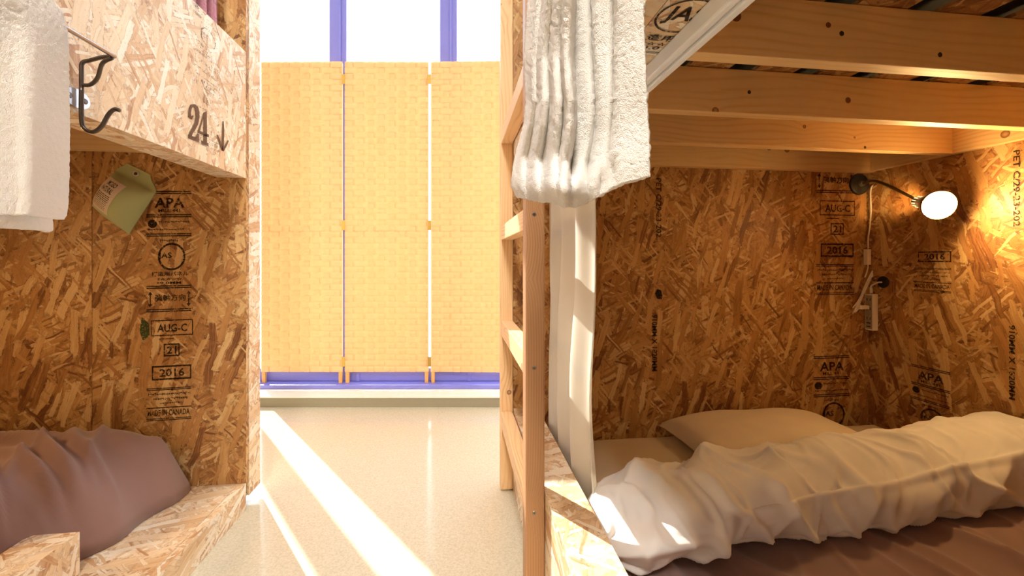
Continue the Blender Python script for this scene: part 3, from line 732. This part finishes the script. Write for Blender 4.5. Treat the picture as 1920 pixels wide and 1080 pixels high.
# left towel
botL = curve([(0, 395), (.55, 403), (.8, 405), (.93, 411), (.985, 412), (1, 404)])
LL = [(-140, -200), (500, -200)]
RL = [(-140, 40), (-40, 82), (0, 97), (20, 112), (50, 122), (90, 125), (250, 127), (330, 126), (380, 124), (420, 119)]
def foldL(u, v): return .012*math.sin(u*9+v*1.2)*(.4+.6*v)+.010*math.exp(-((u-.78)/.06)**2)*v+.006*noise.noise(Vector((u*3, v*3, 3)))
mL, nL = towel('towel', '', (-.72, .655), (-.742, .905), LL, RL, -140, foldL, back=botL)
mb2, _ = towel('towel', '', (-.765, .655), (-.787, .905), [(-140, -190), (500, -190)], [(-140, 40), (0, 88), (60, 95), (500, 96)], -140, lambda u, v: .003*math.sin(u*8), back=curve([(0, 420), (.6, 427), (.93, 432), (.975, 436), (1, 432)]))
mL.add(mb2.v, mb2.f)
mL.build('towel', TERRY, smooth=True, solid=.007, label='white terry towel hanging on the hook bar at far left', cat='towel', recalc=False)

# ------------------------------------------------------------------ hooks with a bar
def hook_bar(label, side, yend, ystart, z, xp):
    # side=+1: panel faces +x (left bunk); -1: panel faces -x
    h = empty('towel_hook', (xp, yend, z-.1), label, 'towel hook', 'wire towel hooks')
    X = lambda d: xp+side*d
    MB().tube([(X(.098), yend+.012, z), (X(.098), ystart, z)], .0045, 12).build('bar', CHROME, h, smooth=True)
    ym = yend+.04
    arm = spline([(X(.012), ym, z-.125), (X(.012), ym, z-.03), (X(.014), ym, z-.006), (X(.03), ym-.0, z+.001), (X(.07), yend+.02, z+.001), (X(.1), yend+.01, z)], 8)
    MB().tube(arm, .0042, 10).build('wire_arm', DARKMET, h, smooth=True)
    br = spline([(X(.013), ym, z-.055), (X(.03), ym, z-.053), (X(.05), ym-.008, z-.04), (X(.07), yend+.018, z-.014), (X(.095), yend+.01, z-.004)], 8)
    MB().tube(br, .004, 10).build('wire_brace', DARKMET, h, smooth=True)
    pr = spline([(X(.012), ym, z-.06), (X(.012), ym, z-.13), (X(.018), ym, z-.152), (X(.036), ym, z-.158), (X(.052), ym, z-.145), (X(.066), ym, z-.118), (X(.078), ym, z-.106), (X(.088), ym, z-.108)], 8)
    MB().tube(pr, .0044, 10).build('wire_prong', DARKMET, h, smooth=True)
    pts = [(.033*math.cos(a)*(1 if abs(math.cos(a)) > .2 else 1), .021*math.sin(a)) for a in [2*math.pi*i/28 for i in range(28)]]
    m = MB(); n = 28
    va = [Vector((X(.0005), ym+a, z-.085+b)) for a, b in pts]; vb = [Vector((X(.004), ym+a, z-.085+b)) for a, b in pts]
    m.add(va+vb, [(i, (i+1) % n, n+(i+1) % n, n+i) for i in range(n)]+[tuple(range(n)), tuple(range(n, 2*n))])
    pt = m.build('mount_plate', GALV, h)
    for s_ in (-1, 1):
        MB().lathe((X(.0045), ym+s_*.019, z-.085), (side, 0, 0), [(.0065, 0), (.005, .002), (.0001, .0022)], 14).build('screw', DARKMET, pt)
    return h
hook_bar('wire towel hook with chrome bar on the guard stencilled 24', 1, 1.005, .45, 1.443, -.84)
hook_bar('wire towel hook with chrome bar above the ladder towel', -1, .77, .35, 1.50, XO)

# ------------------------------------------------------------------ sachet on the left back board
GREEN = fabric('green_linen', (186,192,140), weave=700, bs=.3, var=.08); LBL = simple('label_cloth', (214,196,176), .8)
hp = at(246, 317, Y=YB-.004); ang = math.radians(-32)
sa = empty('scent_sachet', hp-Vector((0, 0, .3)), 'green linen sachet with printed label hanging by an eyelet on the left back board', 'sachet')
ca, sa_ = math.cos(ang), math.sin(ang)
def SP(x, z, o): return Vector((hp.x+x*ca-z*sa_*-1*-1, YB-.003-o, hp.z+x*sa_+z*ca)) if False else Vector((hp.x+x*ca+z*-sa_, YB-.003-o, hp.z+x*sa_+z*ca))
# corners from the photograph in sachet coordinates are simpler as four bag corners on the board
c_tl = at(219, 322, Y=YB); c_tl = at(232, 303, Y=YB); c_tr = at(308, 340, Y=YB); c_br = at(244, 440, Y=YB); c_bl = at(175, 386, Y=YB)
def bag(u, v, o):
    p = (c_tl*(1-u)+c_tr*u)*(1-v)+(c_bl*(1-u)+c_br*u)*v
    return Vector((p.x, YB-.003-o, p.z))
def bul(u, v):
    vv = max(0, (v-.22)/.78); e = max(0, 1-abs(2*u-1)**2.2)**.6*max(0, 1-abs(2*vv-1)**2.4)**.6
    return .004+.07*e+.002*noise.noise(Vector((u*6, v*6, 1)))*e
def nar(u, v):     # slightly narrower top flap
    k = 1-.42*sm(.22, 0, v); return .5+(u-.5)*k - .10*sm(.25, 0, v), v
m = MB().grid(50, 60, lambda u, v: bag(*nar(u, v), bul(u, v))); m.grid(50, 60, lambda u, v: bag(*nar(u, v), .001))
m.build('pouch', GREEN, sa, smooth=True)
lm = MB().grid(24, 24, lambda u, v: bag(.10+.50*u, .32+.56*v, bul(.10+.50*u, .32+.56*v)+.0015)); lb_ = lm.build('printed_label', LBL, sa, smooth=True)
k = Ink((0, 0, 0), (1, 0, 0), (0, 1, 0), (0, 0, 0)); k.P = lambda x, y: bag(.10+.50*x, .32+.56*y, bul(.10+.50*x, .32+.56*y)+.0028)
k.text('MOSO', .28, .06, .76, .2); k.text('NATURAL', .2, .24, .82, .4)
rr = random.Random(2)
for i in range(9):
    a = .1+rr.random()*.08; y_ = .47+i*.052
    while a < .86:
        b = a+.05+rr.random()*.08; k.rect(a, y_, min(b, .9), y_+(.022 if i < 4 else .013)); a = b+.02
k.build(lb_, INKS, 'label_print')
e = bag(.42, .09, .008)
MB().lathe(e, (0, -1, 0), [(.006, -.003), (.0065, .002), (.0095, .0025), (.011, 0), (.011, -.002)], 20).build('eyelet', simple('eyelet_metal', (196,190,170), .4, .5), sa, smooth=True)
MB().lathe(e+Vector((0, .002, 0)), (0, -1, 0), [(.0001, .004), (.005, .004), (.005, 0)], 12).build('nail', DARKMET, sa)

# ------------------------------------------------------------------ lamp, cord, power strip
AMB = simple('bronze_shade', (150,112,62), .3, .85)
lp = Vector((1.93, YB-.001, 1.366))
wl = empty('wall_lamp', lp, 'lit reading lamp on a round black base in the right bunk corner', 'lamp')
MB().lathe(lp, (0, -1, 0), [(.0001, .012), (.015, .012), (.044, .012), (.05, .008), (.052, 0)], 40).build('base', BLACK, wl, smooth=False)
MB().lathe(lp, (0, -1, 0), [(.0001, .024), (.012, .024), (.014, .012)], 20).build('swivel', simple('grey_plastic', (92,86,72), .5), wl)
bc = at(1762, 385, Y=1.386); axis = Vector((-.42, -.86, -.22)).normalized(); LS = .82
neck = bc-axis*.125
MB().tube(spline([lp+Vector((0, -.02, 0)), lp+Vector((.01, -.08, .0)), neck-axis*.09+Vector((0, 0, .02)), neck-axis*.03], 8), .006, 10).build('arm', simple('smoked_metal', (96,72,42), .3, .7), wl, smooth=True)
sh = MB(); sh.lathe(neck, axis, [(a*LS, b*LS) for a, b in [(.022, -.035), (.026, -.03), (.027, .02), (.033, .04), (.060, .12), (.066, .150), (.0655, .150), (.059, .119), (.032, .04), (.025, .02)]], 40)
shd = sh.build('lamp_shade', AMB, wl, smooth=True)
VENT = emis('vent_light', (255,226,160), 1.0)
bx = axis.orthogonal().normalized(); by = axis.cross(bx)
for i in range(12):
    a = 2*math.pi*i/12; rd = bx*math.cos(a)+by*math.sin(a); tg = axis.cross(rd)
    MB().obox(neck+rd*.0226+axis*-.005, rd*.0008, tg*.0016, axis*.011).build('vent_slot', VENT, shd)
BULB = emis('lit_bulb', (255,206,134), 150)
MB().lathe(bc, axis, [(a*.95, b*.9) for a, b in [(.0001, .03), (.022, .026), (.042, .012), (.052, -.012), (.050, -.03), (.036, -.065), (.02, -.1), (.018, -.12)]], 32).build('bulb', BULB, wl, smooth=True, label='glowing bulb')
# cord down to switch, bundle and strip
cord = empty('lamp_cord', at(1621, 480, Y=YB-.02), 'white lamp cord with switch and tied bundle below the black lamp base', 'cord')
cp = [at(*q, Y=YB-.022) for q in ((1640, 346), (1634, 351), (1632, 365), (1633, 395), (1631, 425), (1628, 445), (1628, 466))]
MB().tube(spline(cp, 6), .0034, 8).build('cable', WPLA, cord, smooth=True)
p0 = at(1627, 481, Y=YB-.022); MB().box(p0.x-.0115, p0.x+.0115, p0.y-.008, p0.y+.012, p0.z-.040, p0.z+.036).build('switch', WPLA, cord, bevel=.003)
bd = MB(); top = at(1640, 500, Y=YB-.02); bot_ = at(1603, 583, Y=YB-.02)
for i in range(5):
    o = (i-2)*.0058; dn = Vector((.9, 0, .44)); ex = -.006*abs(i-2)
    loop = [top+dn*o+Vector((0, 0, ex)), lerp(top, bot_, .35)+dn*o*.8+Vector((0, -.004*(i % 2), 0)), lerp(top, bot_, .7)+dn*o*.75, bot_+dn*o*1.1+Vector((0, 0, .02 if i in (0, 3) else 0))]
    bd.tube(spline(loop, 6), .0028, 7)
for i in (-2, 0, 1):
    bd.tube(spline([top+dn*i*.0058, top+dn*(i+.5)*.0058+Vector((.004, 0, .010)), top+dn*(i+1)*.0058], 5), .0028, 7)
    bd.tube(spline([bot_+dn*i*.0064, bot_+dn*(i+.5)*.0064+Vector((-.003, 0, -.008)), bot_+dn*(i+1)*.0064], 5), .0028, 7)
bd.build('cable_bundle', WPLA, cord, smooth=True)
for t_ in (.25, .62, .9):
    q = lerp(top, bot_, t_); MB().tube([q+Vector((.016, -.004, .010)), q+Vector((0, -.006, 0)), q+Vector((-.015, -.003, -.008))], .0022, 6).build('cable_tie', WPLA, cord, smooth=True)
MB().tube(spline([at(1628, 496, Y=YB-.02), at(1627, 505, Y=YB-.02), at(1622, 520, Y=YB-.016)], 5), .003, 7).build('cable', WPLA, cord, smooth=True)
SX = 1.956; sp_ = empty('power_strip', (1.97, 1.772, .66), 'white power strip with usb ports in the right bunk corner', 'power strip')
body = MB().box(SX, XW-.001, 1.750, 1.792, .662, .836).build('body', WPLA, sp_, bevel=.003)
SOCK = simple('socket_grey', (150,140,122), .5); 
MB().box(SX-.0008, SX, 1.755, 1.788, .668, .83).build('socket_face', SOCK, sp_, bevel=.0003)
for z in (.81, .765, .72):
    MB().box(SX-.0014, SX-.0008, 1.762, 1.765, z-.006, z+.006).build('socket_slot', BLACK, body); MB().box(SX-.0014, SX-.0008, 1.777, 1.780, z-.006, z+.006).build('socket_slot', BLACK, body)
for z in (.697, .680): MB().box(SX-.0014, SX-.0008, 1.762, 1.781, z-.003, z+.003).build('usb_port', BLACK, body)
pz = at(1620, 576, Y=1.775).z
MB().box(SX-.045, SX-.0015, 1.766, 1.784, pz-.009, pz+.009).build('plug', WPLA, cord, bevel=.003)
MB().tube(spline([Vector((SX-.045, 1.775, pz)), at(1610, 578, Y=1.776), bot_+Vector((.004, 0, -.004))], 6), .0034, 8).build('cable', WPLA, cord, smooth=True)
gp = at(1656, 529, X=XW-.001)
MB().lathe(gp, (-1, 0, 0), [(.0001, .006), (.024, .006), (.027, .003), (.028, 0)], 32).build('cable_grommet', BLACK, label='small round black cable grommet beside the power strip', cat='grommet')
MB().tube(spline([gp+Vector((-.008, 0, 0)), gp+Vector((-.022, .006, -.002)), Vector((SX+.014, 1.771, .875)), Vector((SX+.014, 1.771, .855)), Vector((SX+.014, 1.771, .838))], 6), [.0035]*9+[.004]*6+[.0065]*10, 9).build('supply_cord', WPLA, sp_, smooth=True)

# ------------------------------------------------------------------ out of frame: added fill light overhead, left bunk lamp
cl = empty('fill_light', (-.3, -.9, 3.4), 'added fill light in a white fixture above the aisle', 'fill light')
MB().box(-.5, -.1, -1.7, -.1, 3.43, 3.499).build('housing', WALLM, cl)
MB().box(-.48, -.12, -1.68, -.12, 3.415, 3.429).build('diffuser', emis('fill_glow', (255,250,242), 37), cl)
# twin reading lamp inside the left bunk, beyond the frame
lw = empty('wall_lamp', (-2.1, YB-.001, 1.36), 'reading lamp inside the left bunk beyond the towel', 'lamp')
MB().lathe((-2.1, YB-.001, 1.36), (0, -1, 0), [(.0001, .012), (.044, .012), (.052, 0)], 30).build('base', BLACK, lw)
MB().tube([(-2.1, YB-.01, 1.36), (-2.1, 1.5, 1.34), (-2.05, 1.35, 1.25)], .006, 8).build('arm', DARKMET, lw, smooth=True)
ax2 = Vector((.5, -.6, -.55)).normalized(); n2 = Vector((-2.05, 1.35, 1.25))
MB().lathe(n2, ax2, [(.022, -.03), (.027, .02), (.058, .11), (.066, .135), (.057, .109), (.025, .02)], 32).build('lamp_shade', AMB, lw, smooth=True)
MB().lathe(n2+ax2*.13, ax2, [(.0001, .03), (.042, .012), (.052, -.012), (.036, -.065), (.018, -.12)], 24).build('bulb', BULB, lw, smooth=True)
